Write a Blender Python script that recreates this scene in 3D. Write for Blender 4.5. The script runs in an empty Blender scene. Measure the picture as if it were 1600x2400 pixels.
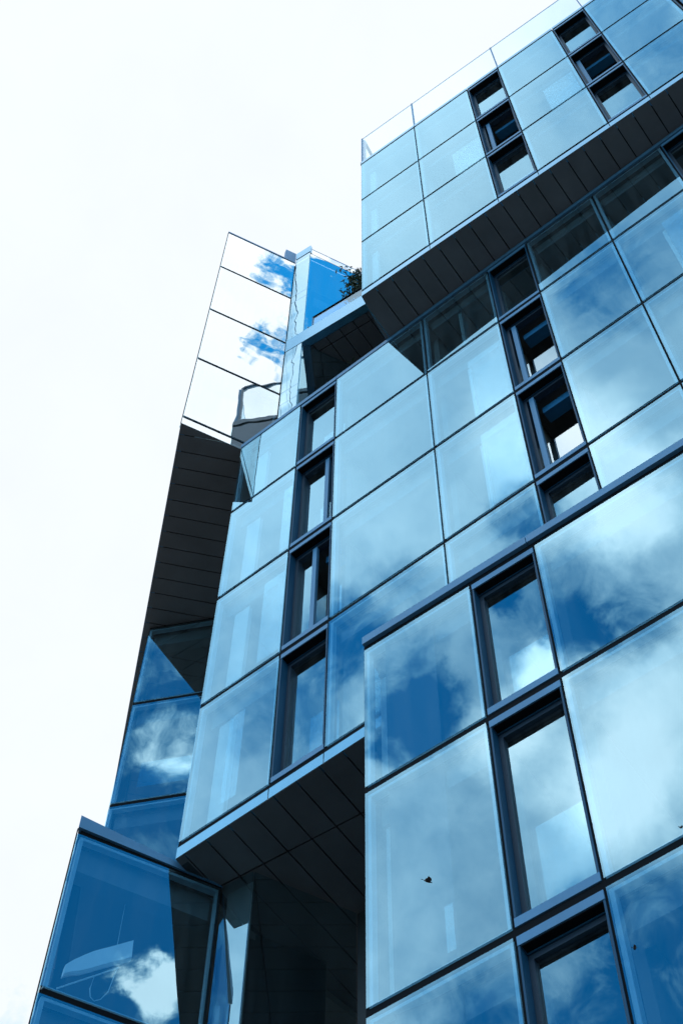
import bpy, bmesh, math, random
from mathutils import Vector, Matrix, noise
random.seed(7)
sc = bpy.context.scene
COL = sc.collection
U = 10.0            # metres per building module
EYE = 1.6           # camera height above the pavement
D2R = math.radians

# ------------------------------------------------------------------ materials
def new_mat(name):
    m = bpy.data.materials.new(name); m.use_nodes = True
    nt = m.node_tree; nt.nodes.clear()
    out = nt.nodes.new('ShaderNodeOutputMaterial')
    return m, nt, out

def principled(name, col, rough=.5, metal=0., spec=.5, var=.0, vscale=3., streak=False, bump=0.):
    m, nt, out = new_mat(name); N = nt.nodes.new; L = nt.links.new
    b = N('ShaderNodeBsdfPrincipled')
    b.inputs['Roughness'].default_value = rough
    b.inputs['Metallic'].default_value = metal
    b.inputs['Specular IOR Level'].default_value = spec
    if var:
        g = N('ShaderNodeNewGeometry'); mp = N('ShaderNodeMapping')
        L(g.outputs['Position'], mp.inputs['Vector'])
        mp.inputs['Scale'].default_value = (1, 1, .15) if streak else (1, 1, 1)
        n = N('ShaderNodeTexNoise'); n.inputs['Scale'].default_value = vscale
        n.inputs['Detail'].default_value = 6; n.inputs['Roughness'].default_value = .62
        L(mp.outputs['Vector'], n.inputs['Vector'])
        r = N('ShaderNodeMapRange'); r.inputs['From Min'].default_value = .25; r.inputs['From Max'].default_value = .75
        r.inputs['To Min'].default_value = 1 - var; r.inputs['To Max'].default_value = 1 + var
        L(n.outputs['Fac'], r.inputs['Value'])
        mul = N('ShaderNodeVectorMath'); mul.operation = 'SCALE'
        mul.inputs[0].default_value = col; L(r.outputs['Result'], mul.inputs['Scale'])
        L(mul.outputs['Vector'], b.inputs['Base Color'])
        if bump:
            bp = N('ShaderNodeBump'); bp.inputs['Strength'].default_value = bump; bp.inputs['Distance'].default_value = .02
            L(n.outputs['Fac'], bp.inputs['Height']); L(bp.outputs['Normal'], b.inputs['Normal'])
    else:
        b.inputs['Base Color'].default_value = (*col, 1)
    L(b.outputs['BSDF'], out.inputs['Surface'])
    return m

def glass(name, refl=(.585, .89, 1.0), trans=(.54, .73, .80), ior=2.5, add=.10, wav=.004, wscale=.55, dirt=.013):
    """coated facade glass: mirror share by Fresnel, the rest seen through; faint waviness of heat-treated panes"""
    m, nt, out = new_mat(name); N = nt.nodes.new; L = nt.links.new
    geo = N('ShaderNodeNewGeometry')
    inf = N('ShaderNodeObjectInfo')
    off = N('ShaderNodeVectorMath'); off.operation = 'SCALE'; off.inputs[0].default_value = (37, 91, 53)
    L(inf.outputs['Random'], off.inputs['Scale'])
    ad = N('ShaderNodeVectorMath'); ad.operation = 'ADD'
    L(geo.outputs['Position'], ad.inputs[0]); L(off.outputs['Vector'], ad.inputs[1])
    n = N('ShaderNodeTexNoise'); n.inputs['Scale'].default_value = wscale; n.inputs['Detail'].default_value = 1.5
    L(ad.outputs['Vector'], n.inputs['Vector'])
    bp = N('ShaderNodeBump'); bp.inputs['Strength'].default_value = 1.; bp.inputs['Distance'].default_value = wav
    L(n.outputs['Fac'], bp.inputs['Height'])
    fr = N('ShaderNodeFresnel'); fr.inputs['IOR'].default_value = ior
    a = N('ShaderNodeMath'); a.operation = 'ADD'; a.use_clamp = True; a.inputs[1].default_value = add
    L(fr.outputs['Fac'], a.inputs[0])
    inv = N('ShaderNodeMath'); inv.operation = 'SUBTRACT'; inv.inputs[0].default_value = 1
    L(geo.outputs['Backfacing'], inv.inputs[1])
    fac = N('ShaderNodeMath'); fac.operation = 'MULTIPLY'
    L(a.outputs[0], fac.inputs[0]); L(inv.outputs[0], fac.inputs[1])
    # each pane hangs a hair out of true
    sp = N('ShaderNodeTexWhiteNoise'); sp.noise_dimensions = '1D'; L(inf.outputs['Random'], sp.inputs['W'])
    tv = N('ShaderNodeVectorMath'); tv.operation = 'SUBTRACT'; L(sp.outputs['Color'], tv.inputs[0]); tv.inputs[1].default_value = (.5, .5, .5)
    ts = N('ShaderNodeVectorMath'); ts.operation = 'SCALE'; L(tv.outputs[0], ts.inputs[0]); ts.inputs['Scale'].default_value = .007
    ta = N('ShaderNodeVectorMath'); ta.operation = 'ADD'; L(geo.outputs['Normal'], ta.inputs[0]); L(ts.outputs[0], ta.inputs[1])
    tn = N('ShaderNodeVectorMath'); tn.operation = 'NORMALIZE'; L(ta.outputs[0], tn.inputs[0]); L(tn.outputs[0], bp.inputs['Normal'])
    gl = N('ShaderNodeBsdfGlossy'); gl.inputs['Roughness'].default_value = 0.; gl.inputs['Color'].default_value = (*refl, 1)
    L(bp.outputs['Normal'], gl.inputs['Normal'])
    tr = N('ShaderNodeBsdfTransparent')
    # tint counted once, on the front face of the pane
    tc = N('ShaderNodeMix'); tc.data_type = 'RGBA'
    tc.inputs['A'].default_value = (*trans, 1); tc.inputs['B'].default_value = (1, 1, 1, 1)
    L(geo.outputs['Backfacing'], tc.inputs['Factor']); L(tc.outputs['Result'], tr.inputs['Color'])
    mx = N('ShaderNodeMixShader')
    L(fac.outputs[0], mx.inputs['Fac']); L(tr.outputs[0], mx.inputs[1]); L(gl.outputs[0], mx.inputs[2])
    # thin film of dust with rain runs
    d = N('ShaderNodeBsdfDiffuse'); d.inputs['Color'].default_value = (.55, .6, .62, 1)
    mp = N('ShaderNodeMapping'); mp.inputs['Scale'].default_value = (1, 1, .06)
    L(ad.outputs['Vector'], mp.inputs['Vector'])
    dn = N('ShaderNodeTexNoise'); dn.inputs['Scale'].default_value = 5; dn.inputs['Detail'].default_value = 7; dn.inputs['Roughness'].default_value = .7
    L(mp.outputs['Vector'], dn.inputs['Vector'])
    dr = N('ShaderNodeMapRange'); dr.inputs['From Min'].default_value = .42; dr.inputs['From Max'].default_value = .85
    dr.inputs['To Min'].default_value = dirt * .25; dr.inputs['To Max'].default_value = dirt * 3
    L(dn.outputs['Fac'], dr.inputs['Value'])
    dm = N('ShaderNodeMath'); dm.operation = 'MULTIPLY'
    L(dr.outputs['Result'], dm.inputs[0]); L(inv.outputs[0], dm.inputs[1])
    mx2 = N('ShaderNodeMixShader')
    L(dm.outputs[0], mx2.inputs['Fac']); L(mx.outputs[0], mx2.inputs[1]); L(d.outputs[0], mx2.inputs[2])
    L(mx2.outputs[0], out.inputs['Surface'])
    return m

M = {}
M['glass'] = glass('facade_glass')
M['clear'] = glass('clear_glass', refl=(.85, .95, 1), trans=(.90, .965, .97), ior=1.5, add=.0, wav=.0, dirt=.012)
M['inner'] = glass('inner_glass', refl=(.85, .97, 1), trans=(.8, .88, .9), ior=2.2, add=.12, wav=.0, dirt=.0)
M['strip'] = glass('narrow_face_glass', refl=(.82, .96, 1.), trans=(.6, .72, .75), ior=2.7, add=.2, wav=.012, wscale=.8, dirt=.03)
M['wing'] = glass('wing_glass', refl=(.96, 1., 1.), trans=(.5, .7, .76), ior=2.7, add=.25, wav=.009, wscale=.5, dirt=.02)
M['metal'] = principled('blue_grey_metal', (.055, .16, .28), .5, .1, .25, var=.12, vscale=2.2, streak=True)
M['fascia'] = principled('pale_metal', (.115, .30, .42), .25, .9, var=.08, vscale=1.6, streak=True)
M['dark'] = principled('dark_profile', (.004, .005, .007), .8, 0., .05)
M['frame'] = principled('window_frame_paint', (.014, .028, .048), .5, 0., .3)
M['jamb'] = principled('dark_blue_jamb', (.008, .05, .10), .5, 0., .12, var=.1, vscale=3, streak=True)
M['soffit'] = principled('charcoal_soffit_panel', (.082, .085, .094), .5, 0., .4, var=.2, vscale=1.3)
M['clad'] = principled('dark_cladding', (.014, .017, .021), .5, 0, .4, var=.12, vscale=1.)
M['frit'] = principled('pale_inner_frame', (.28, .39, .47), .5, .0, var=.06, vscale=2)
M['ceil'] = principled('room_ceiling', (.12, .12, .12), .8, var=.06, vscale=.7)
M['wall'] = principled('room_wall', (.13, .13, .13), .8, var=.06, vscale=.7)
M['bulk'] = principled('room_bulkhead', (.11, .12, .13), .7, var=.08, vscale=1.)
M['white'] = principled('white_lining', (.48, .51, .53), .7, var=.06, vscale=1.)
M['blind'] = principled('blue_blind_box', (.02, .16, .34), .4, .2)
M['concrete'] = principled('concrete', (.34, .35, .36), .8, var=.15, vscale=1.5, bump=.15)
M['leaf'] = principled('leaf_green', (.035, .06, .03), .5, 0, .4, var=.35, vscale=18)
M['stem'] = principled('stem_brown', (.05, .04, .03), .8)
M['pot'] = principled('planter_grey', (.06, .06, .065), .6, var=.1, vscale=4)
M['bird'] = principled('bird_feather', (.03, .022, .02), .7, var=.25, vscale=60)
M['asphalt'] = principled('asphalt', (.05, .05, .052), .85, var=.25, vscale=2.5, bump=.2)
M['paving'] = principled('paving', (.09, .088, .085), .8, var=.2, vscale=2., bump=.2)
M['ground'] = principled('ground_earth', (.10, .10, .09), .9, var=.3, vscale=.4)
M['paint'] = principled('road_paint', (.7, .7, .68), .7, var=.15, vscale=4)
M['side'] = principled('grey_side_panel', (.075, .10, .13), .4, .2, .4, var=.1, vscale=1.)
M['pale_shape'] = principled('frosted_shell', (.75, .85, .92), .35, 0, .5, var=.05, vscale=3)
M['cord'] = principled('pale_cord', (.6, .68, .72), .5)

# ------------------------------------------------------------------ helpers
def put(obj, parent=None):
    COL.objects.link(obj)
    if parent is not None: obj.parent = parent
    return obj

def empty(name, loc=(0, 0, 0)):
    o = bpy.data.objects.new(name, None); o.location = loc; o.empty_display_size = .5
    return put(o)

def tag(o, label=None, cat=None, group=None, kind=None):
    for k, v in (('label', label), ('category', cat), ('group', group), ('kind', kind)):
        if v: o[k] = v
    return o

class Face:
    """a vertical building face: origin (building modules), azimuth of its run, outward normal to the right-hand side"""
    def __init__(s, x, y, az):
        s.o = Vector((x, y)); a = D2R(az); s.e = Vector((math.cos(a), math.sin(a))); s.n = Vector((math.sin(a), -math.cos(a)))
    def p(s, u, d, z):
        q = s.o + s.e * u + s.n * d
        return Vector((q.x * U, q.y * U, z * U + EYE))
    def xy(s, u, d=0.):
        q = s.o + s.e * u + s.n * d
        return (q.x, q.y)

class MB:
    def __init__(s): s.bm = bmesh.new()
    def hexa(s, P):
        v = [s.bm.verts.new(p) for p in P]
        for f in ((0, 3, 2, 1), (4, 5, 6, 7), (0, 1, 5, 4), (1, 2, 6, 5), (2, 3, 7, 6), (3, 0, 4, 7)):
            s.bm.faces.new([v[i] for i in f])
    def box(s, F, u0, u1, d0, d1, z0, z1):
        s.hexa([F.p(u0, d1, z0), F.p(u1, d1, z0), F.p(u1, d0, z0), F.p(u0, d0, z0),
                F.p(u0, d1, z1), F.p(u1, d1, z1), F.p(u1, d0, z1), F.p(u0, d0, z1)])
        return s
    def ring(s, F, u0, u1, d0, d1, z0, z1, w, wt=None):
        wt = w if wt is None else wt
        L = []
        for d in (d0, d1):
            L.append([s.bm.verts.new(F.p(u, d, z)) for u, z in ((u0, z0), (u1, z0), (u1, z1), (u0, z1))])
            L.append([s.bm.verts.new(F.p(u, d, z)) for u, z in ((u0 + w, z0 + w), (u1 - w, z0 + w), (u1 - w, z1 - wt), (u0 + w, z1 - wt))])
        for i in range(4):
            j = (i + 1) % 4
            for a, b in ((0, 1), (2, 3), (0, 2), (1, 3)): s.bm.faces.new((L[a][i], L[a][j], L[b][j], L[b][i]))
        return s
    def prism(s, poly, z0, z1):
        """poly in building modules"""
        n = len(poly)
        A = sum(poly[i][0] * poly[(i + 1) % n][1] - poly[(i + 1) % n][0] * poly[i][1] for i in range(n))
        if A < 0: poly = poly[::-1]
        lo = [s.bm.verts.new((x * U, y * U, z0 * U + EYE)) for x, y in poly]
        hi = [s.bm.verts.new((x * U, y * U, z1 * U + EYE)) for x, y in poly]
        s.bm.faces.new(lo[::-1]); s.bm.faces.new(hi)
        for i in range(n):
            j = (i + 1) % n; s.bm.faces.new((lo[i], lo[j], hi[j], hi[i]))
        return s
    def tube(s, pts, r0, r1=None, k=6):
        r1 = r0 if r1 is None else r1; rings = []
        for i, p in enumerate(pts):
            p = Vector(p); t = (Vector(pts[min(i + 1, len(pts) - 1)]) - Vector(pts[max(i - 1, 0)])).normalized()
            a = t.cross(Vector((0, 0, 1)));
            if a.length < .05: a = t.cross(Vector((1, 0, 0)))
            a.normalize(); b = t.cross(a); r = r0 + (r1 - r0) * i / max(1, len(pts) - 1)
            rings.append([s.bm.verts.new(p + a * r * math.cos(2 * math.pi * j / k) + b * r * math.sin(2 * math.pi * j / k)) for j in range(k)])
        for i in range(len(rings) - 1):
            for j in range(k):
                s.bm.faces.new((rings[i][j], rings[i][(j + 1) % k], rings[i + 1][(j + 1) % k], rings[i + 1][j]))
        for q in (rings[0][::-1], rings[-1]): s.bm.faces.new(q)
        return s
    def build(s, name, mat, parent=None, smooth=False, label=None):
        me = bpy.data.meshes.new(name)
        bmesh.ops.recalc_face_normals(s.bm, faces=s.bm.faces[:])
        s.bm.to_mesh(me); s.bm.free(); me.materials.append(mat)
        if smooth:
            for p in me.polygons: p.use_smooth = True
        o = bpy.data.objects.new(name, me); put(o, parent)
        if label: o['label'] = label
        return o

def clip(poly, a, b, c):
    """part of poly where a*x+b*y >= c"""
    out = []; n = len(poly)
    for i in range(n):
        p, q = poly[i], poly[(i + 1) % n]
        dp, dq = a * p[0] + b * p[1] - c, a * q[0] + b * q[1] - c
        if dp >= 0: out.append(p)
        if dp * dq < 0:
            t = dp / (dp - dq); out.append((p[0] + (q[0] - p[0]) * t, p[1] + (q[1] - p[1]) * t))
    return out

def soffit(name, poly, z, az, start, step, n, parent, cross=None, thick=.012, label=None):
    """ceiling of long metal panels with open joints: seams run along az, spaced step from start"""
    a = D2R(az); nx, ny = -math.sin(a), math.cos(a); g = .0011
    mb = MB()
    for i in range(n):
        c0, c1 = start + i * step + g, start + (i + 1) * step - g
        q = clip(clip(poly, nx, ny, c0), -nx, -ny, -c1)
        if len(q) < 3: continue
        bits = [q]
        if cross:
            ca = D2R(cross[0]); mx, my = -math.sin(ca), math.cos(ca); c = mx * cross[1] + my * cross[2]
            bits = [clip(q, mx, my, c + .0013), clip(q, -mx, -my, -c + .0013)]
        for b in bits:
            if len(b) >= 3: mb.prism(b, z + random.uniform(0, .0004), z + thick)
    o = mb.build(name, M['soffit'], parent, label=label)
    MB().prism(poly, z + thick + .0005, z + thick + .01).build('soffit_backing', M['dark'], o)
    return o

GH, GV = .0066, .0017      # half gaps between panes: floor joints, upright joints
B = empty('glass_building', (-6.8, 8.9, 0))
tag(B, 'tall faceted building of stacked overhanging blocks clad in reflective blue glass', 'building')
B_inv = Matrix.Translation(B.location).inverted()

SHARP = []
def pane_part(F, u0, u1, z0, z1, mat='glass', inner=None, lining=None, bulk=.045, name='glass_panel', frame=True, gh=GH, gv=GV):
    p = MB().box(F, u0 + gv, u1 - gv, -.0024, 0, z0 + gh, z1 - gh).build(name, M[mat], B)
    if frame:
        MB().ring(F, u0 + gv + .0005 + (.005 if F in SHARP else 0), u1 - gv - .0005, -.013, -.0036, z0 + gh + .0005, z1 - gh - .0005, .0052).build('inner_frame', M['frit'], p)
    if bulk:
        MB().box(F, u0 + .009, u1 - .009, -.045, -.022, z1 - gh - bulk, z1 - gh - .003).build('bulkhead', M['bulk'], p)
    for q in (inner or []):
        a, b, c, d = q
        MB().box(F, u0 + (u1 - u0) * a, u0 + (u1 - u0) * b, -.0150, -.0140, z0 + (z1 - z0) * (c + .09), z0 + (z1 - z0) * min(.96, d + .1)).build('inner_pane', M['inner'], p)
    for q in (lining or []):
        a, b, c, d = q
        MB().box(F, u0 + (u1 - u0) * a, u0 + (u1 - u0) * b, -.034, -.026, z0 + (z1 - z0) * c, z0 + (z1 - z0) * d).build('lining_board', M['white'], p)
    return p

def window_part(F, u0, u1, z0, z1, state='closed', guard=.52, sash_at=None, dp=.0005):
    """deep-set opening window between two panes: head and sill strips, reveals, frame, sash or pane, guard glass"""
    hw, sw = .0125, .0125
    top, bot = z1 - GH, z0 + GH
    w = empty('window', (0, 0, 0)); w.parent = B
    MB().box(F, u0 + GV, u1 - GV, -.026 - dp, -.0006, top - hw, top).build('window_head', M['metal'], w)
    MB().box(F, u0 + GV, u1 - GV, -.026 - dp, -.0006, bot, bot + sw).build('window_sill', M['metal'], w)
    MB().box(F, u0 + GV, u0 + GV + .0022, -.026 - dp, -.0012, bot + sw, top - hw).build('reveal', M['jamb'], w)
    MB().box(F, u1 - GV - .0022, u1 - GV, -.026 - dp, -.0012, bot + sw, top - hw).build('reveal', M['jamb'], w)
    a, b, c, d = u0 + GV + .0024, u1 - GV - .0024, bot + sw + .0002, top - hw - .0002
    f = MB()
    f.ring(F, a, b, -.0245 - dp, -.0135 - dp, c, d, .0058, .0105)
    MB().box(F, a, b, -.0131 - dp, -.0115 - dp, d - .0032, d).build('drip_rail', M['jamb'], w)
    f.build('frame', M['frame'], w)
    MB().box(F, a + .001, b - .001, -.0113 - dp, -.0022, d - .0012, d).build('head_lining', M['dark'], w)
    a2, b2, c2, d2 = a + .0060, b - .0060, c + .0060, d - .0107
    if state == 'closed':
        MB().box(F, a2, b2, -.0195 - dp, -.0178 - dp, c2, d2).build('pane', M['glass'], w)
    else:
        s = sash_at if sash_at is not None else .12
        x = a2 + (b2 - a2) * s
        MB().box(F, x - .0045, x + .0045, -.0185 - dp, -.0118 - dp, c2, d2).build('sash_bar', M['metal'], w)
        if s > .2:
            MB().box(F, a2, x - .0046, -.0205 - dp, -.0188 - dp, c2, d2).build('pane', M['glass'], w)
        MB().box(F, max(a2, x + .005), b2, -.060 - dp, -.038 - dp, d2 - .024, d2 - .002).build('blind_box', M['blind'], w)
    if guard:
        MB().box(F, a2 + .006, b2 + .004, -.0375 - dp, -.0363 - dp, c2 - .01, c2 + (d2 - c2) * guard).build('guard_glass', M['inner'], w)
    return w

def lattice(F, us, zs, u0, u1, wz, wu, d0, d1, zlo=None):
    """one connected lattice of bars on the joints of a face"""
    zz = sorted(zs)
    ub = {u0, u1}; zb = set()
    for u in us: ub |= {max(u0, u - wu), min(u1, u + wu)}
    for z in zz: zb |= {z - wz, z + wz}
    if zlo is not None: zb.add(zlo)
    ub = sorted(ub); zb = sorted(zb); mb = MB(); V = {}
    def vert(i, j, k):
        if (i, j, k) not in V: V[(i, j, k)] = mb.bm.verts.new(F.p(ub[i], (d0, d1)[k], zb[j]))
        return V[(i, j, k)]
    def on(i, j):
        if i < 0 or j < 0 or i >= len(ub) - 1 or j >= len(zb) - 1: return False
        um, zm = (ub[i] + ub[i + 1]) / 2, (zb[j] + zb[j + 1]) / 2
        return any(abs(zm - z) < wz for z in zz) or any(abs(um - u) < wu for u in us)
    for i in range(len(ub) - 1):
        for j in range(len(zb) - 1):
            if not on(i, j): continue
            for k in (0, 1): mb.bm.faces.new([vert(i, j, k), vert(i + 1, j, k), vert(i + 1, j + 1, k), vert(i, j + 1, k)])
            for (di, dj, e) in ((-1, 0, ((i, j), (i, j + 1))), (1, 0, ((i + 1, j), (i + 1, j + 1))), (0, -1, ((i, j), (i + 1, j))), (0, 1, ((i, j + 1), (i + 1, j + 1)))):
                if not on(i + di, j + dj):
                    (a, b), (c, d) = e
                    mb.bm.faces.new([vert(a, b, 0), vert(c, d, 0), vert(c, d, 1), vert(a, b, 1)])
    return mb

def grid(F, us, zs, u0, u1, parent=B, name='facade_grid', zlo=None):
    """dark bars just behind every joint, and the wider carrier profile behind them"""
    o = lattice(F, us, zs, u0, u1, GH - .0006, GV - .0003, -.0215, -.0020, zlo).build(name, M['dark'], parent)
    return o

def slabs(F, zs, u0, u1, depth, parts=(), walls=True, front=-.0215):
    for z in zs:
        MB().box(F, u0, u1, -depth, front, z - .016, z + .014).build('floor_slab', M['ceil'], B)
    if walls:
        lo, hi = min(zs), max(zs)
        MB().box(F, u0, u1, -depth - .02, -depth - .0002, lo - .016, hi + .014).build('back_wall', M['wall'], B)
        zz = sorted(zs)
        for u in parts:
            for k in range(len(zz) - 1):
                MB().box(F, u - .006, u + .006, -depth + .0005, -.048, zz[k] + .0142, zz[k + 1] - .0162).build('partition_wall', M['wall'], B)

# ------------------------------------------------------------------ levels
Z1, Z2 = 1.9113, 3.385
F_A = Face(-.0362, .9148, 2.264)
F_B = Face(0, 1.0, 0)
F_C = Face(-.03145, .91026, 1.978)
F_D = Face(-1.1725, .8768, 63.6)
F_E = Face(-1.565, 1.2265, 27.07)
F_G = Face(-1.176, .877, 63.7); SHARP += [F_D, F_G]
F_K = Face(-1.0742, 1.0742, 5.4)
F_P = Face(-1.0772, 1.0762, 5.4)          # the narrow face at the lower level
F_H = Face(*F_K.xy(.0525), 63.6)
F_Q = Face(*F_P.xy(.0525), 64.5)

# ------------------------------------------------------------------ block A: the top block
az = [4.5195, 4.1500, 3.7823, 3.4192]
au = [-.6463, -.4701, -.2981, -.2003, -.0289, .0666, .236, .332, .50]
grid(F_A, [-.6449] + au[1:-1], az, au[0], au[-1])
for r in range(3):
    for c in range(8):
        u0, u1, z0, z1 = au[c], au[c + 1], az[r + 1], az[r]
        if c in (2, 4, 6):
            window_part(F_A, u0, u1, z0, z1, 'open' if r == 1 else 'closed', sash_at=.04 if c == 4 else .13, dp=.006)
        else:
            inn = {(1, 1): [(.5, .93, .06, .62)], (3, 1): [(.46, .93, .06, .64)], (0, 1): None}.get((c, r))
            lin = [(.07, .16, .03, .85)] if c == 0 else None
            pane_part(F_A, u0, u1, z0, z1, inner=inn, lining=lin, bulk=.035)
# parapet strip above the top joint and the fascia strip under the bottom joint
for c in range(8):
    w = c in (2, 4, 6)
    MB().box(F_A, au[c] + GV * .5, au[c + 1] - GV * .5, -.012, 0, az[0] + GH, az[0] + .027).build('parapet_strip', M['fascia'], B)
    MB().box(F_A, au[c] + GV * .5, au[c + 1] - GV * .5, -.012, 0, Z2 + .0012, az[3] - GH).build('fascia_strip', M['fascia'], B)
rl = empty_rail = None
def railing(F, us, z0, z1, name='railing', end_post=True, mat='clear', cap=False):
    r = empty(name, (0, 0, 0)); r.parent = B
    for u in us: MB().box(F, u - .0016, u + .0016, -.0065, -.0015, z0, z1 + .0015).build('rail_post', M['metal'], r)
    for i in range(len(us) - 1):
        MB().box(F, us[i] + .003, us[i + 1] - .003, -.005, -.0032, z0 + .003, z1).build('rail_glass', M[mat], r)
    if cap:
        MB().box(F, us[0] - .0016, us[-1], -.0072, -.0008, z1 + .0017, z1 + .0047).build('rail_cap', M['dark'], r)
    else:
        MB().box(F, us[0] + .002, us[-1], -.0052, -.003, z1 + .0002, z1 + .0015).build('rail_cap', M['metal'], r)
    return r
railing(F_A, [-.6440, -.4701, -.2003, .0666, .236, .50], az[0] + .0272, 4.825)
A_left = Face(*F_A.xy(-.6463), 99.7)
sideA = Face(*A_left.xy(.62), 99.7 - 180)          # runs from the back to the front corner, faces left
for r in range(3):
    for c in range(4):
        pane_part(sideA, .155 * c, .155 * (c + 1) - (.002 if c == 3 else 0), az[r + 1], az[r], 'side', bulk=0, frame=False, name='side_panel')
grid(sideA, [.155, .31, .465], az, 0, .598)
MB().box(sideA, 0, .6185, -.012, .002, az[0] + GH, az[0] + .034).build('parapet_strip', M['side'], B)
MB().box(sideA, 0, .6185, -.012, 0, Z2 + .0012, az[3] - GH).build('fascia_strip', M['fascia'], B)
railing(sideA, [.005, .155, .31, .465, .612], az[0] + .0342, 4.825)
MB().box(sideA, .604, .6105, -.009, -.0005, az[0] + .0345, 4.83).build('rail_end_post', M['side'], B)
MB().box(sideA, .006, .6035, -.009, -.0005, 4.827, 4.834).build('rail_top_bar', M['side'], B)
polyA = [F_A.xy(-.6463 + .001, -.0005), F_A.xy(.50, -.0005), (.50, 1.0012), (-.7005, 1.0012)]
soffit('soffit', polyA, Z2, 92.0, -.53, .0395, 34, B)
slabs(F_A, az, -.62, .49, .40, parts=(-.4701, -.2981, -.2003, -.0289, .0666, .236))
MB().prism([F_A.xy(-.64, -.014), F_A.xy(.498, -.014), F_A.xy(.498, -.6), sideA.xy(.0, -.014)], az[0] + .0145, az[0] + .0262).build('roof_slab', M['concrete'], B)
rside = Face(*F_A.xy(.5003), 92)
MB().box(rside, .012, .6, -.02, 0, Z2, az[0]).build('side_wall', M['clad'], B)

# ------------------------------------------------------------------ block B: the middle block
bz = [3.3850, 3.0414, 2.6762, 2.3101, 1.9431]
bu = [-1.1017, -.9331, -.835, -.6073, -.4366, -.3396, -.1746, -.008, .089, .30]
grid(F_B, [-1.1003] + bu[1:-1], bz[1:], bu[0] + .0004, bu[-1], zlo=bz[0] - .024)
binner = {(3, 0): [(.48, .95, .04, .70)], (3, 1): [(.49, .95, .03, .76)], (3, 2): [(.50, .95, .03, .78)],
          (0, 1): [(.78, .93, .05, .8)], (0, 2): [(.62, .93, .05, .82)], (0, 3): [(.36, .54, .08, .7)],
          (6, 1): [(.55, .95, .05, .8)], (5, 1): None}
blin = {(0, 0): [(.16, .36, .02, .92)], (0, 1): [(.16, .36, .02, .92)], (0, 2): [(.16, .36, .02, .9)], (0, 3): [(.16, .34, .02, .9)],
        (3, 0): [(.44, .48, .02, .9)], (3, 1): [(.44, .48, .02, .9)], (3, 2): [(.44, .48, .02, .9)], (6, 1): [(.5, .54, .02, .9)]}
for r in range(4):
    for c in range(9):
        z0, z1 = bz[r + 1], bz[r] if r else bz[0] - .022 + GH
        if c in (1, 4, 7):
            st, at = 'closed', None
            if (c, r) == (1, 1): st, at = 'open', .76
            if (c, r) == (1, 2): st, at = 'open', .50
            if (c, r) in ((4, 1), (4, 2)): st, at = 'open', .13
            window_part(F_B, bu[c], bu[c + 1], z0, z1, st, sash_at=at, dp=.0035)
        else:
            pane_part(F_B, bu[c], bu[c + 1], z0, z1, inner=binner.get((c, r)), lining=blin.get((c, r)))
for u0, u1 in ((-1.1017, -.835), (-.835, .30)):
    MB().box(F_B, u0 + .0006, u1 - .0006, -.045, .0012, Z2 - .0175, Z2 - .0006).build('coping', M['metal'], B)
    MB().box(F_B, u0 + .0006, u1 - .0006, -.045, -.004, Z2 - .0235, Z2 - .0177).build('coping_joint', M['dark'], B)
for u0, u1 in ((-1.1017, -.9331), (-.9331, -.835), (-.835, -.6073), (-.6073, .30)):
    MB().box(F_B, u0 + GV * .5, u1 - GV * .5, -.012, 0, Z1 + .0012, bz[4] - GH).build('fascia_strip', M['fascia'], B)
slabs(F_B, [3.352] + bz[1:], -1.088, .29, .42, parts=(-.9331, -.835, -.6073, -.4366, -.3396, -.1746, -.008))
MB().box(Face(-1.1017, 1.44, -90), .0, .426, -.012, 0, Z1, Z2 - .03).build('side_wall', M['clad'], B)
MB().prism([(-1.08, 1.046), (.29, 1.046), (.29, 1.9), (-1.0, 1.9)], Z2 - .025, Z2 - .004).build('roof_slab', M['concrete'], B)
polyB = [(-1.1012, 1.0005), (-.45, 1.0005), (-.45, 1.62), (-1.14, 1.62)]
soffit('soffit', polyB, Z1, 91.6, .4095, .0405, 20, B, cross=(5.4, -1.077, 1.076))
MB().box(Face(.3003, 1.0, 90), .012, .6, -.02, 0, Z1, Z2).build('side_wall', M['clad'], B)

# ------------------------------------------------------------------ block C: the lower right block, standing forward
cz = [1.9073, 1.5853, 1.2224, .859, .496, .133, -.158]
cu = [-.6486, -.4795, -.3823, -.150, -.053, .12, .26]
grid(F_C, [-.6472] + cu[1:-1], cz, cu[0], cu[-1])
cinner = {(0, 1): [(.52, .58, .02, .20)], (3, 0): [(.3, .9, .05, .6)]}
clin = {(0, 0): [(.05, .17, .02, .95)], (0, 1): [(.07, .20, .03, .93)], (0, 2): [(.07, .2, .02, .9)], (2, 0): None}
for r in range(6):
    for c in range(6):
        z0, z1 = cz[r + 1], cz[r]
        if c in (1, 4): window_part(F_C, cu[c], cu[c + 1], z0, z1, 'closed')
        else: pane_part(F_C, cu[c], cu[c + 1], z0, z1, inner=cinner.get((c, r)), lining=clin.get((c, r)))
for u0, u1 in ((-.6486, -.3895), (-.3895, -.150), (-.150, .26)):
    MB().box(F_C, u0 + .0006, u1 - .0006, -.05, .0035, cz[0] + GH, cz[0] + .0245).build('coping', M['metal'], B)
slabs(F_C, cz[:1] + cz[1:], -.63, .25, .40, parts=(-.4795, -.3823, -.150, -.053))
C_left = Face(*F_C.xy(-.6486), 99.7)
sideC = Face(*C_left.xy(.60), 99.7 - 180)
for r in range(6):
    for c in range(3):
        pane_part(sideC, .2 * c, .2 * (c + 1) - (.002 if c == 2 else 0), cz[r + 1], cz[r], bulk=0, frame=False)
grid(sideC, [.2, .4], cz, 0, .578)
MB().box(sideC, 0, .596, -.10, -.03, cz[-1], cz[0]).build('side_wall', M['clad'], B)
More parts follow.
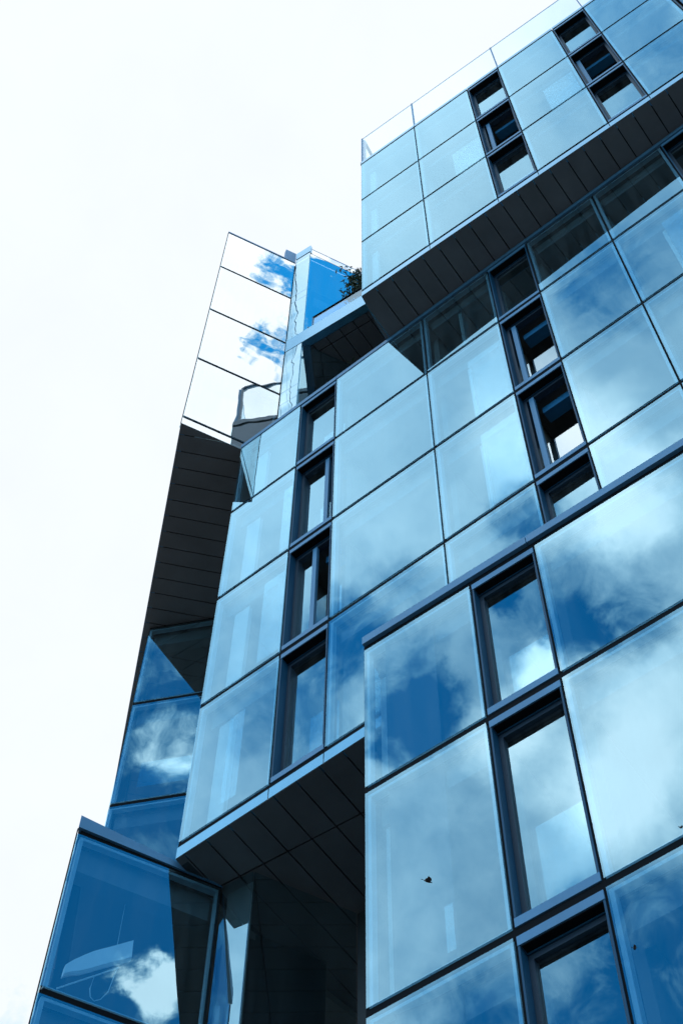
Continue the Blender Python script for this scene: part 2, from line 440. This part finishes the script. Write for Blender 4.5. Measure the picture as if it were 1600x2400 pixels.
MB().box(sideC, 0, .5965, -.03, .0, cz[0] + GH, Z1 - .0005).build('coping', M['metal'], B)
MB().box(Face(*F_C.xy(.2603), 92), .012, .5, -.02, 0, cz[-1], cz[0]).build('side_wall', M['clad'], B)
MB().prism([F_C.xy(-.64, -.051), F_C.xy(.258, -.051), F_C.xy(.258, -.09), F_C.xy(-.655, -.09)], cz[0] - .012, cz[0] + .004).build('roof_slab', M['concrete'], B)

# ------------------------------------------------------------------ wing D: the overhanging upper left wing
dz = [4.867, 4.5315, 4.161, 3.794, 3.4245]
for r in range(4):
    pane_part(F_D, 0, .2205, dz[r + 1], dz[r], 'wing', bulk=.03)
grid(F_D, [.2172], dz, .006, .219)
MB().box(F_D, -.0003, .0009, -.0023, .0008, Z2 + .001, dz[0]).build('corner_post', M['dark'], B)
MB().box(F_D, .0, .2205, -.006, .0012, dz[0] + .0002, dz[0] + .0075).build('coping', M['metal'], B)
MB().box(F_D, .0006, .2205, -.012, 0, Z2 + .0012, dz[4] - GH).build('fascia_strip', M['wing'], B)
MB().box(F_D, .04, .2205, -.03, -.0125, Z2 + .0012, dz[4] - .009).build('fascia_backing', M['frit'], B)
outD = Face(*F_D.xy(0), 139.9)
outDr = Face(*outD.xy(1.25), 139.9 - 180)
for r in range(4):
    for c in range(5):
        pane_part(outDr, .25 * c, .25 * (c + 1) - (.0006 if c == 4 else 0), dz[r + 1], dz[r], 'wing', bulk=0, frame=False)
grid(outDr, [.25, .5, .75, 1.0], dz, 0, 1.243)
MB().box(outDr, 0, 1.2380, -.03, 0, dz[0] + .0002, dz[0] + .0075).build('coping', M['metal'], B)
MB().box(outDr, 0, 1.2450, -.012, 0, Z2 + .0012, dz[4] - GH).build('fascia_strip', M['metal'], B)
polyD = [F_D.xy(.0006, -.0006), F_D.xy(.2205, -.0006), (-.98, 1.55), (-1.6, 2.3), outD.xy(1.25, .0006)]
a0 = D2R(49.5)
off = -math.sin(a0) * polyD[0][0] + math.cos(a0) * polyD[0][1]
soffit('soffit', polyD, Z2, 49.5, off - .5, .0405, 60, B)
inD = [F_D.xy(.025, -.024), F_D.xy(.2, -.024), (-1.03, 1.45), (-1.6, 2.2), outD.xy(1.2, .03)]
for z in dz: MB().prism(inD, z - .016, z + (.0 if z == dz[0] else .014)).build('floor_slab', M['ceil'], B)
core = [F_D.xy(.06, -.30), F_D.xy(.2, -.30), (-1.2, 1.7), (-1.6, 2.1), outD.xy(.9, -.2)]
core = [(-1.46, 1.30), (-1.14, 1.38), (-1.2, 1.75), (-1.6, 2.1), (-1.9, 1.7)]
MB().prism(core, Z2 + .02, dz[0] - .02).build('core_wall', M['wall'], B)

# narrow face beside wing D, the blue glass return, the terrace slab with its loggia
kz = [4.890, 4.538, 4.483, 4.175, 4.090, 3.800, 3.720, 3.37]
for i in range(len(kz) - 1):
    if i == 3: continue
    pane_part(F_K, .0006, .0525, kz[i + 1], kz[i], 'strip', bulk=0, name='narrow_panel', gh=.0009 if i else .0012, gv=.0008, frame=False)
MB().box(F_K, .0, .0500, -.012, -.010, 3.37, 4.886).build('narrow_face_backing', M['frit'], B)
MB().box(F_K, .0, .0505, -.008, -.004, 4.8865, 4.9012).build('joint_bar', M['dark'], B)
MB().box(F_K, .0003, .0525, -.01, 0, 4.9000, 4.960).build('parapet_strip', M['fascia'], B)
ret = Face(*F_K.xy(.0), 63.6)
MB().box(ret, -.034, -.0003, -.012, 0., 4.876, 4.962).build('parapet_return', M['metal'], B)
J1 = .46
MB().box(F_K, .0006, J1, -.02, .0008, 4.0905, 4.1745).build('terrace_edge', M['fascia'], B)
MB().prism([F_K.xy(.002, -.0205), F_K.xy(J1, -.0205), F_K.xy(J1, -.5), F_K.xy(.25, -.5)], 4.125, 4.168).build('terrace_slab', M['concrete'], B)
polyJ = [F_K.xy(.0533, -.0215), F_K.xy(J1, -.0215), F_K.xy(J1, -.42), F_K.xy(.235, -.42)]
soffit('soffit', polyJ, 4.0925, 92.5, .55, .0405, 24, B, cross=(5.4, *F_K.xy(.0, -.045)))
railing(F_K, [.0805, .30, .455], 4.1747, 4.247, cap=True)
MB().box(F_K, .071, .077, -.04, -.034, 4.168, 4.21).build('terrace_post', M['stem'], B)
# blue return (its run leads away from the camera)
hz = [4.8755, 4.1755, 4.09, 3.37]
pane_part(F_H, .0006, .36, hz[1], hz[0], 'wing', bulk=0, frame=False, gh=.001)
pane_part(F_H, .0006, .36, hz[3], hz[2], 'glass', bulk=0, frame=False, gh=.001)
MB().box(F_H, .001, .36, -.014, -.004, 4.866, 4.892).build('joint_bar', M['dark'], B)
MB().box(F_H, .03, .36, -.06, -.018, 4.47, 4.545).build('floor_slab', M['bulk'], B)
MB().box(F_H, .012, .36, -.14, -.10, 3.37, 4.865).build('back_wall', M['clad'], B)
MB().box(F_H, .001, .36, -.10, -.004, 4.0905, 4.174).build('floor_slab', M['bulk'], B)
railing(F_H, [.0016, .1565, .32], 4.894, 4.938)
MB().prism([F_H.xy(.0, -.016), F_H.xy(.36, -.016), (-1.2, 1.75), F_D.xy(.2, -.04)], 4.862, 4.8655).build('roof_slab', M['concrete'], B)
back = Face(*F_H.xy(.165, .0), 5.4)
MB().box(back, .0, .36, -.03, 0, Z2 - .003, 4.092).build('loggia_wall', M['clad'], B)

# ------------------------------------------------------------------ wing E: the middle left wing under the soffit
ez = [3.384, 3.054, 2.684, 2.318, 1.95]
for r in range(4):
    pane_part(F_E, 0.0, .24, ez[r + 1], ez[r], 'glass', inner={1: [(.18, .98, .10, .32)]}.get(r))
    pane_part(F_E, .24, .50, ez[r + 1], ez[r], 'glass')
grid(F_E, [.24], ez, .001, .50)
outE = Face(*F_E.xy(0), 140)
outEr = Face(*outE.xy(.7), -40)
for r in range(4):
    for c in range(2):
        pane_part(outEr, .35 * c, .35 * (c + 1) - (.0028 if c else 0), ez[r + 1], ez[r], 'glass', bulk=0, frame=False)
grid(outEr, [.35], ez, 0, .675)
for z in ez[1:]:
    MB().box(F_E, .03, .49, -.35, -.0215, z - .016, z + .014).build('floor_slab', M['ceil'], B)
MB().box(F_E, .03, .49, -.38, -.3505, Z1, 3.38).build('back_wall', M['wall'], B)
MB().box(F_E, .0, .50, -.05, 0., Z1 + .001, ez[4] - GH).build('fascia_strip', M['metal'], B)

# ------------------------------------------------------------------ wing G: the lower left wing
gz = [1.9095, 1.589, 1.2224, .859, .496, .133, -.158]
for r in range(6):
    pane_part(F_G, 0, .2225, gz[r + 1], gz[r], 'glass', bulk=.05)
grid(F_G, [.2195], gz, .006, .2215)
MB().box(F_G, -.0003, .0009, -.0023, .0008, gz[-1], gz[0] + .004).build('corner_post', M['dark'], B)
cp = MB()
cp.hexa([F_G.p(0, .003, 1.914), F_G.p(.2225, .0005, 1.9085), F_G.p(.2225, -.04, 1.9085), F_G.p(.012, -.04, 1.914),
         F_G.p(0, .003, 1.9405), F_G.p(.148, .0005, 1.9245), F_G.p(.148, -.04, 1.9245), F_G.p(.012, -.04, 1.9405)])
cp.build('coping', M['metal'], B)
outG = Face(*F_G.xy(0), 139.9); outGr = Face(*outG.xy(1.0), -40.1)
for r in range(6):
    for c in range(4):
        pane_part(outGr, .25 * c, .25 * (c + 1) - (.0006 if c == 3 else 0), gz[r + 1], gz[r], 'glass', bulk=0, frame=False)
grid(outGr, [.25, .5, .75], gz, 0, .993)
inG = [F_G.xy(.025, -.024), F_G.xy(.21, -.024), (-1.06, 1.45), (-1.4, 2.0), outG.xy(.9, .03)]
for z in gz: MB().prism(inG, z - .016, z + (-.002 if z == gz[0] else .014)).build('floor_slab', M['ceil'], B)
MB().prism([(-1.46, 1.30), (-1.14, 1.38), (-1.2, 1.75), (-1.6, 2.0), (-1.8, 1.66)], -.158, 1.88).build('core_wall', M['wall'], B)
MB().box(F_G, .001, .2215, -.0325, -.0265, 1.60, 1.89).bm.free()
# narrow face, its return and the back of the recess under block B
pz = [1.9085, 1.589, 1.2224, .859, .496, .133, -.158]
for r in range(6):
    pane_part(F_P, .0006, .0525, pz[r + 1], pz[r], 'glass', bulk=0, frame=False, name='narrow_panel', gh=.0009, gv=.0008)
    pane_part(F_Q, .0006, .165, pz[r + 1], pz[r], 'glass', bulk=0, frame=False, gh=.001)
MB().box(F_P, .0, .044, -.016, -.014, -.158, 1.906).build('narrow_face_backing', M['wall'], B)
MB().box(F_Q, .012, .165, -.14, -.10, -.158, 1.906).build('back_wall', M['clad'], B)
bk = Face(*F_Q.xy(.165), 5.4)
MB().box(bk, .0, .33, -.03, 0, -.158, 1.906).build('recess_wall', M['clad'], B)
MB().prism([bk.xy(.0, .0015), bk.xy(.24, .0015), bk.xy(.24, .10), bk.xy(.02, .10)], 1.20, 1.222).build('terrace_slab', M['concrete'], B)

for o in list(B.children): o.matrix_parent_inverse = B_inv
for o in bpy.data.objects:
    if o.parent is not None and o.parent is not B: o.matrix_parent_inverse = Matrix.Identity(4)

# ------------------------------------------------------------------ plants
def leafy(name, base, h, spread, n_stem, n_leaf, label, pot=True, leaf_l=.16, seed=1, lean=(0, 0), tlo=.22):
    rnd = random.Random(seed)
    root = empty(name, base); tag(root, label, 'plant')
    stems = MB(); leaves = MB()
    h0 = .45 if pot else 0.
    for i in range(n_stem):
        a = rnd.uniform(0, 2 * math.pi); sp = spread * rnd.uniform(.25, 1)
        hh = h * rnd.uniform(.55, 1)
        top = Vector((math.cos(a) * sp + lean[0] * hh, math.sin(a) * sp + lean[1] * hh, h0 + hh))
        b0 = Vector((math.cos(a) * .06, math.sin(a) * .06, h0 - .05))
        pts = []
        for k in range(8):
            t = k / 7
            p = b0.lerp(top, t); p.x += (t * t - t) * sp * .5 * math.cos(a); p.y += (t * t - t) * sp * .5 * math.sin(a)
            pts.append(p)
        stems.tube(pts, .011, .003, 5)
        for j in range(n_leaf):
            t = rnd.uniform(tlo, 1)
            k = min(6, int(t * 7)); p = pts[k].lerp(pts[k + 1], t * 7 - k)
            # short twig carrying a spray of narrow leaves
            q = p + Vector((rnd.gauss(0, 1), rnd.gauss(0, 1), rnd.gauss(.1, .6))) * spread * .16
            dr = Vector((rnd.gauss(0, 1), rnd.gauss(0, 1), rnd.gauss(.15, .7))).normalized()
            L = leaf_l * rnd.uniform(.55, 1.15); w = L * rnd.uniform(.13, .2)
            sd = dr.cross(Vector((rnd.gauss(0, 1), rnd.gauss(0, 1), rnd.gauss(0, 1)))).normalized()
            up = dr.cross(sd) * L * .12
            v = [leaves.bm.verts.new(x) for x in (q, q + dr * L * .4 + sd * w + up, q + dr * L - up, q + dr * L * .4 - sd * w + up)]
            leaves.bm.faces.new((v[0], v[1], v[2])); leaves.bm.faces.new((v[0], v[2], v[3]))
    stems.build('stem', M['stem'], root); leaves.build('foliage', M['leaf'], root)
    if pot:
        p = MB(); rings = []
        for r, z in ((.17, 0), (.22, .42), (.235, .42), (.235, .46), (.2, .46), (.19, .40)):
            rings.append([p.bm.verts.new((r * math.cos(i * math.pi / 9), r * math.sin(i * math.pi / 9), z)) for i in range(18)])
        for a, b in zip(rings, rings[1:]):
            for i in range(18): p.bm.faces.new((a[i], a[(i + 1) % 18], b[(i + 1) % 18], b[i]))
        p.bm.faces.new(rings[0][::-1]); p.bm.faces.new(rings[-1])
        p.build('plant_pot', M['pot'], root)
    return root
def at(F, u, d, z): return F.p(u, d, z)
leafy('terrace_shrub', at(F_K, .205, -.034, 4.1685), 3.0, .52, 16, 52, 'dark leafy shrub on the high terrace behind the glass balustrade beside the top block', leaf_l=.17, seed=3, tlo=.55)
leafy('loggia_plant', at(F_K, .20, -.10, Z2 - .0035), 5.2, .55, 14, 70, 'dark tall plant in the shaded loggia under the terrace slab', leaf_l=.2, seed=5)
leafy('recess_plant', bk.p(.20, .05, 1.2222), 3.9, .40, 12, 70, 'dark slender plant in the deep recess left of the lower right block', leaf_l=.2, seed=8)

# ------------------------------------------------------------------ pale curved shape taken for a reflection, built solid behind the lower left glass
def curved_shape():
    root = empty('hanging_curve', F_G.p(.085, -.05, 1.742))
    tag(root, 'pale curved channel shape with a looped cord hanging behind the lower left glass', 'pale_shape')
    q = lambda u, z: F_G.p(u, -.05, z) - root.location
    up = ((.037, 1.701), (.046, 1.7155), (.058, 1.7315), (.070, 1.7455), (.083, 1.758), (.096, 1.770), (.108, 1.7815), (.120, 1.793))
    lo = ((.0365, 1.679), (.046, 1.6875), (.058, 1.694), (.070, 1.7045), (.083, 1.717), (.096, 1.729), (.108, 1.7395), (.122, 1.752))
    mb = MB(); rr = []
    for (u0, z0), (u1, z1) in zip(up, lo):
        um, zm = (u0 + u1) / 2, (z0 + z1) / 2
        rr.append([mb.bm.verts.new(F_G.p(um + (u1 - um) * k, -.05 + dd, zm + (z1 - zm) * k) - root.location) for k, dd in
                   ((-1, 0), (-.8, .004), (.8, .004), (1, 0), (.8, -.006), (-.8, -.006))])
    for a, b in zip(rr, rr[1:]):
        for k in range(6): mb.bm.faces.new((a[k], a[(k + 1) % 6], b[(k + 1) % 6], b[k]))
    mb.bm.faces.new(rr[0][::-1]); mb.bm.faces.new(rr[-1])
    mb.build('curved_shell', M['pale_shape'], root)
    MB().tube([q(.033, 1.655), q(.07, 1.693), (q(.108, 1.732))], .012, .012, 8).build('support_rod', M['cord'], root)
    c = [q(u, z) for u, z in ((.078, 1.70), (.0755, 1.676), (.078, 1.662), (.084, 1.657), (.092, 1.664), (.10, 1.682), (.106, 1.731))]
    MB().tube(c, .006, .006, 6).build('cord', M['cord'], root, smooth=True)
    MB().tube([q(.10, z) for z in (1.765, 1.82, 1.893)], .003, .003, 6).build('hanger', M['cord'], root)
curved_shape()

# ------------------------------------------------------------------ birds in flight
def bird(loc, size, yaw, roll, flap, label):
    root = empty('bird', loc); root.rotation_euler = (roll, .1, yaw); tag(root, label, 'bird', 'birds flying past the facade')
    mb = MB(); bm = mb.bm; rings = []
    for x, r, z in ((-.50, .004, .02), (-.36, .035, .01), (-.20, .075, 0), (0, .10, 0), (.18, .095, .01), (.30, .06, .03), (.38, .058, .045), (.45, .035, .045), (.54, .004, .035)):
        rings.append([bm.verts.new((x * size, r * size * math.cos(i * math.pi / 5), (z + r * math.sin(i * math.pi / 5)) * size)) for i in range(10)])
    for a, b in zip(rings, rings[1:]):
        for i in range(10): bm.faces.new((a[i], a[(i + 1) % 10], b[(i + 1) % 10], b[i]))
    bm.faces.new(rings[0][::-1]); bm.faces.new(rings[-1])
    def slab(pts, t):
        lo = [bm.verts.new(Vector(p) * size) for p in pts]; hi = [bm.verts.new((Vector(p) + Vector((0, 0, t))) * size) for p in pts]
        bm.faces.new(lo[::-1]); bm.faces.new(hi)
        for i in range(len(pts)):
            j = (i + 1) % len(pts); bm.faces.new((lo[i], lo[j], hi[j], hi[i]))
    for s in (-1, 1):
        h = flap
        slab([(.22, s * .07, .03), (.34, s * .24, .03 + h * .3), (.22, s * .48, .03 + h * .72), (-.16, s * .68, .03 + h), (-.16, s * .42, .03 + h * .6), (-.26, s * .24, .03 + h * .3), (-.20, s * .07, .03)], .03)
    slab([(-.34, .03, .01), (-.34, -.03, .01), (-.72, -.16, .0), (-.62, 0, .0), (-.72, .16, .0)], .015)
    mb.build('bird_body', M['bird'], root)
    return root

# ------------------------------------------------------------------ ground, pavement, road
def flat(name, x0, x1, y0, y1, z, mat, thick=None):
    mb = MB()
    if thick:
        f = Face(0, 0, 0)
        mb.hexa([Vector(p) for p in ((x0, y0, z - thick), (x1, y0, z - thick), (x1, y1, z - thick), (x0, y1, z - thick), (x0, y0, z), (x1, y0, z), (x1, y1, z), (x0, y1, z))])
    else:
        mb.bm.faces.new([mb.bm.verts.new(p) for p in ((x0, y0, z), (x1, y0, z), (x1, y1, z), (x0, y1, z))])
    return tag(mb.build(name, mat), kind='structure')
flat('ground', -900, 900, -900, 900, -.14, M['ground'])
flat('road', -400, 400, -16, -5, -.135, M['asphalt'])
flat('pavement', -60, 40, -4.98, 34, 0, M['paving'], .13)
flat('pavement', -60, 40, -24, -16.02, 0, M['paving'], .13)
for i in range(-8, 9):
    flat('road_marking', i * 6 - 1.5, i * 6 + 1.5, -10.58, -10.44, -.131, M['paint'])

# ------------------------------------------------------------------ camera
cam = bpy.data.cameras.new('camera'); co = bpy.data.objects.new('camera', cam); put(co)
FPX = 3909.2
cam.sensor_fit = 'VERTICAL'; cam.sensor_height = 36; cam.sensor_width = 24
cam.lens = 36 * FPX / 2400
cam.clip_start = .05; cam.clip_end = 5000
yaw, pitch, roll = D2R(-39.10783), D2R(64.306535), D2R(1.2757815)
fwd = Vector((math.sin(yaw) * math.cos(pitch), math.cos(yaw) * math.cos(pitch), math.sin(pitch)))
right = Vector((math.cos(yaw), -math.sin(yaw), 0)); up = right.cross(fwd)
r2 = right * math.cos(roll) + up * math.sin(roll); u2 = up * math.cos(roll) - right * math.sin(roll)
Rm = Matrix((r2, u2, -fwd)).transposed()
co.matrix_world = Matrix.Translation((0, 0, EYE)) @ Rm.to_4x4()
sc.camera = co

def ray(px, py):
    d = r2 * ((px - 800) / FPX) + u2 * (-(py - 1200) / FPX) + fwd
    return d.normalized()
eye = Vector((0, 0, EYE))
# three birds crossing the street in front of the lower right block
bird(eye + ray(1001, 2066) * 12.5, .075, 1.0, .75, .35, 'largest dark bird gliding in front of the lower right glass panel')
bird(eye + ray(1486, 2221) * 12.0, .035, .6, -.1, .1, 'small brown bird gliding in front of the panel right of the lowest window')
bird(eye + ray(1594, 1940) * 12.0, .03, 1.2, .3, .3, 'small dark bird at the right edge, above the other small one')

# ------------------------------------------------------------------ sky and sun
SUN_EL, SUN_AZ = 52., -35.        # the sun stands behind the building, to the left; azimuth from +y toward +x
w = bpy.data.worlds.new('World'); sc.world = w; w.use_nodes = True
nt = w.node_tree; nt.nodes.clear(); N = nt.nodes.new; L = nt.links.new
out = N('ShaderNodeOutputWorld'); bg = N('ShaderNodeBackground'); bg.inputs['Strength'].default_value = .1
L(bg.outputs[0], out.inputs['Surface'])
sky = N('ShaderNodeTexSky'); sky.sky_type = 'NISHITA'; sky.sun_disc = False
sky.sun_elevation = D2R(SUN_EL); sky.sun_rotation = D2R(SUN_AZ)
sky.air_density = 1.0; sky.dust_density = .3; sky.ozone_density = 3.0
tc = N('ShaderNodeTexCoord')
nrm = N('ShaderNodeVectorMath'); nrm.operation = 'NORMALIZE'; L(tc.outputs['Generated'], nrm.inputs[0])
DIR = nrm.outputs['Vector']
def math2(op, a, b, clamp=False):
    m = N('ShaderNodeMath'); m.operation = op; m.use_clamp = clamp
    for i, v in enumerate((a, b)):
        if isinstance(v, (int, float)): m.inputs[i].default_value = v
        else: L(v, m.inputs[i])
    return m.outputs[0]
# warp the direction a little so that cloud edges are ragged
def warp(scale, amt, det=6):
    wn = N('ShaderNodeTexNoise'); wn.inputs['Scale'].default_value = scale; wn.inputs['Detail'].default_value = det; wn.inputs['Roughness'].default_value = .6
    L(DIR, wn.inputs['Vector'])
    wv = N('ShaderNodeVectorMath'); wv.operation = 'SUBTRACT'; L(wn.outputs['Color'], wv.inputs[0]); wv.inputs[1].default_value = (.5, .5, .5)
    ws = N('ShaderNodeVectorMath'); ws.operation = 'SCALE'; L(wv.outputs[0], ws.inputs[0]); ws.inputs['Scale'].default_value = amt
    wd = N('ShaderNodeVectorMath'); wd.operation = 'ADD'; L(DIR, wd.inputs[0]); L(ws.outputs[0], wd.inputs[1])
    return wd.outputs['Vector']
WBIG, WSMALL = warp(16, .085), warp(34, .042)
def blob(c, r, soft=1., src=None):
    d = N('ShaderNodeVectorMath'); d.operation = 'DISTANCE'
    L(src or (WBIG if r > .021 else WSMALL), d.inputs[0])
    d.inputs[1].default_value = Vector(c).normalized()
    m = N('ShaderNodeMapRange'); m.interpolation_type = 'SMOOTHSTEP'
    m.inputs['From Min'].default_value = r * (1 - soft * .75); m.inputs['From Max'].default_value = r * (1 + soft)
    m.inputs['To Min'].default_value = 1; m.inputs['To Max'].default_value = 0
    L(d.outputs['Value'], m.inputs['Value'])
    return m.outputs['Result']
def fbm(scale, det, rough, dist):
    fb = N('ShaderNodeTexNoise'); fb.inputs['Scale'].default_value = scale; fb.inputs['Detail'].default_value = det
    fb.inputs['Roughness'].default_value = rough; fb.inputs['Distortion'].default_value = dist
    L(DIR, fb.inputs['Vector']); return fb.outputs['Fac']
n1 = math2('SUBTRACT', fbm(10, 9, .58, .35), .5); n2 = math2('SUBTRACT', fbm(45, 7, .6, .2), .5)
s_ = N('ShaderNodeSeparateXYZ'); L(DIR, s_.inputs[0])
calm = N('ShaderNodeMapRange'); calm.interpolation_type = 'SMOOTHSTEP'        # the cloud sheet is smoother higher up
calm.inputs['From Min'].default_value = .865; calm.inputs['From Max'].default_value = .915
calm.inputs['To Min'].default_value = 1; calm.inputs['To Max'].default_value = .45; L(s_.outputs['Z'], calm.inputs['Value'])
v = math2('ADD', math2('MULTIPLY', math2('ADD', math2('MULTIPLY', n1, .40), math2('MULTIPLY', n2, .13)), calm.outputs['Result']), .60)
#  cloud banks (positive) and openings (negative): direction, radius, weight
BLOBS = [((-.273, -.467, .841), .016, -.36), ((-.253, -.462, .850), .011, -.34), ((-.290, -.470, .834), .011, -.36), ((-.266, -.456, .850), .027, -.27),
         ((-.168, -.474, .867), .016, -.34), ((-.150, -.482, .866), .010, -.28), ((-.160, -.466, .870), .034, -.24), ((-.196, -.436, .878), .010, -.55), ((-.13, -.49, .865), .02, -.18),
         ((-.217, -.640, .742), .040, -.50), ((-.29, -.67, .69), .06, -.35), ((-.31, -.60, .735), .03, -.2),
         ((-.313, -.394, .864), .020, -.38), ((-.358, -.406, .841), .028, -.22), ((-.187, -.402, .896), .014, -.35), ((-.275, -.395, .877), .02, -.15),
         ((-.075, -.318, .944), .024, -.17), ((-.035, -.325, .944), .03, -.12), ((-.09, -.33, .94), .009, -.14),
         ((.06, -.25, .969), .05, -.15), ((-.10, -.22, .97), .07, .16), ((-.27, -.34, .90), .06, .06),
         ((-.15, -.52, .83), .045, .28), ((-.19, -.55, .81), .03, .28), ((-.235, -.50, .83), .02, .3), ((-.20, -.485, .85), .012, .45), ((-.29, -.52, .80), .03, -.05),
         ((-.10, -.44, .89), .02, .3), ((-.14, -.41, .90), .03, .22), ((-.15, -.36, .92), .03, .2), ((-.12, -.385, .915), .02, .15),
         ((.335, -.075, .938), .085, 1.2), ((.297, -.051, .954), .014, -1.05), ((.287, -.050, .957), .009, -.7),
         ((.339, -.060, .938), .012, -1.0), ((.351, -.050, .936), .012, -.85), ((.346, -.068, .935), .008, -.75),
         ((.302, -.022, .953), .013, -2.2), ((.324, -.019, .947), .019, -2.4), ((.311, -.022, .95), .012, -2.), ((.3045, -.006, .953), .006, .9), ((.31, -.03, .95), .02, -1.0),
         ((.63, -.19, .76), .13, -1.0), ((.657, -.116, .743), .014, 1.0), ((.655, -.138, .742), .014, .7), ((.645, -.118, .755), .010, .7), ((.670, -.124, .731), .014, .8),
         ((.035, -.56, .83), .07, -.55), ((.044, -.558, .829), .02, .36), ((.055, -.565, .823), .010, .4), ((.04, -.55, .835), .012, .25)]
neg = 0.
for c, r, wt in BLOBS:
    b_ = math2('MULTIPLY', blob(c, r), wt)
    if wt > 0: v = math2('ADD', v, b_)
    else: neg = math2('ADD', neg, b_)
n3 = math2('SUBTRACT', fbm(30, 10, .66, .5), .5)
v = math2('ADD', v, math2('MULTIPLY', neg, math2('MAXIMUM', .45, math2('ADD', 1.0, math2('MULTIPLY', n3, 3.2)))))
tm = N('ShaderNodeMapRange'); tm.interpolation_type = 'SMOOTHSTEP'
tm.inputs['From Min'].default_value = -.16; tm.inputs['From Max'].default_value = .0; L(s_.outputs['Y'], tm.inputs['Value'])
lx = N('ShaderNodeMapRange'); lx.interpolation_type = 'SMOOTHSTEP'           # the overcast bank covers the left side of the sky only
lx.inputs['From Min'].default_value = .10; lx.inputs['From Max'].default_value = .20
lx.inputs['To Min'].default_value = 1; lx.inputs['To Max'].default_value = 0; L(s_.outputs['X'], lx.inputs['Value'])
thick = math2('MULTIPLY', tm.outputs['Result'], lx.outputs['Result'])
v = math2('ADD', v, math2('MULTIPLY', thick, 1.2))
v = math2('ADD', v, math2('MULTIPLY', blob((-.568, .408, .714), .036, 1., WBIG), -1.05))
ramp = N('ShaderNodeValToRGB'); L(v, ramp.inputs['Fac'])
cr = ramp.color_ramp; cr.interpolation = 'EASE'
cr.elements[0].position = .12; cr.elements[0].color = (0, 0, 0, 1)
cr.elements[1].position = .98; cr.elements[1].color = (1, 1, 1, 1)
cov = ramp.outputs['Color']
near_zenith = blob((.335, -.07, .938), .10, 1., DIR)
bright = math2('ADD', math2('SUBTRACT', 14.8, math2('MULTIPLY', thick, 9.75)), math2('MULTIPLY', near_zenith, -5.0))
hz_ = N('ShaderNodeMapRange'); hz_.interpolation_type = 'SMOOTHSTEP'        # street-side cloud dimmed towards the zenith so the top block mirrors darker
hz_.inputs['From Min'].default_value = .90; hz_.inputs['From Max'].default_value = .965
hz_.inputs['To Min'].default_value = 0; hz_.inputs['To Max'].default_value = .24; L(s_.outputs['Z'], hz_.inputs['Value'])
off_zen = math2('MULTIPLY', math2('SUBTRACT', 1.0, near_zenith, True), math2('SUBTRACT', 1.0, thick, True))
bright = math2('MULTIPLY', bright, math2('SUBTRACT', 1.0, math2('MULTIPLY', hz_.outputs['Result'], off_zen)))
bright = math2('MULTIPLY', bright, math2('ADD', 1.0, math2('MULTIPLY', n1, math2('SUBTRACT', .30, math2('MULTIPLY', thick, .20)))))
# thin cloud is bluish, thick cloud white
veil = N('ShaderNodeMix'); veil.data_type = 'RGBA'
veil.inputs['A'].default_value = (.355, .645, .79, 1); veil.inputs['B'].default_value = (.93, .985, 1.06, 1)
vf = N('ShaderNodeMapRange'); vf.inputs['From Min'].default_value = .35; vf.inputs['From Max'].default_value = .95
L(v, vf.inputs['Value']); L(vf.outputs['Result'], veil.inputs['Factor'])
cc = N('ShaderNodeVectorMath'); cc.operation = 'SCALE'; L(veil.outputs['Result'], cc.inputs[0]); L(bright, cc.inputs['Scale'])
sk = N('ShaderNodeVectorMath'); sk.operation = 'MULTIPLY'; L(sky.outputs['Color'], sk.inputs[0]); sk.inputs[1].default_value = (.05, 1.2, 1.62)
mix = N('ShaderNodeMix'); mix.data_type = 'RGBA'
L(cov, mix.inputs['Factor']); L(sk.outputs[0], mix.inputs['A']); L(cc.outputs[0], mix.inputs['B'])
L(mix.outputs['Result'], bg.inputs['Color'])
zb = N('ShaderNodeVectorMath'); zb.operation = 'SCALE'; L(sk.outputs[0], zb.inputs[0]); L(math2('ADD', 1.0, math2('MULTIPLY', near_zenith, .55)), zb.inputs['Scale'])
L(zb.outputs[0], mix.inputs['A'])

sd = bpy.data.lights.new('sun', 'SUN'); sd.energy = 2.0; sd.angle = D2R(8); sd.color = (1, .95, .88)
so = bpy.data.objects.new('sun', sd); put(so)
e_, a_ = D2R(SUN_EL), D2R(SUN_AZ)
tosun = Vector((math.sin(a_) * math.cos(e_), math.cos(a_) * math.cos(e_), math.sin(e_)))
so.rotation_euler = tosun.to_track_quat('Z', 'Y').to_euler()
so.location = (-30, 40, 60)

# ------------------------------------------------------------------ render settings
sc.view_settings.view_transform = 'Standard'; sc.view_settings.look = 'None'
sc.view_settings.exposure = 1.0; sc.view_settings.gamma = 1
sc.render.engine = 'CYCLES'
sc.cycles.max_bounces = 10; sc.cycles.transparent_max_bounces = 24; sc.cycles.glossy_bounces = 5; sc.cycles.diffuse_bounces = 3
sc.cycles.sample_clamp_indirect = 8
sc.cycles.use_denoising = True
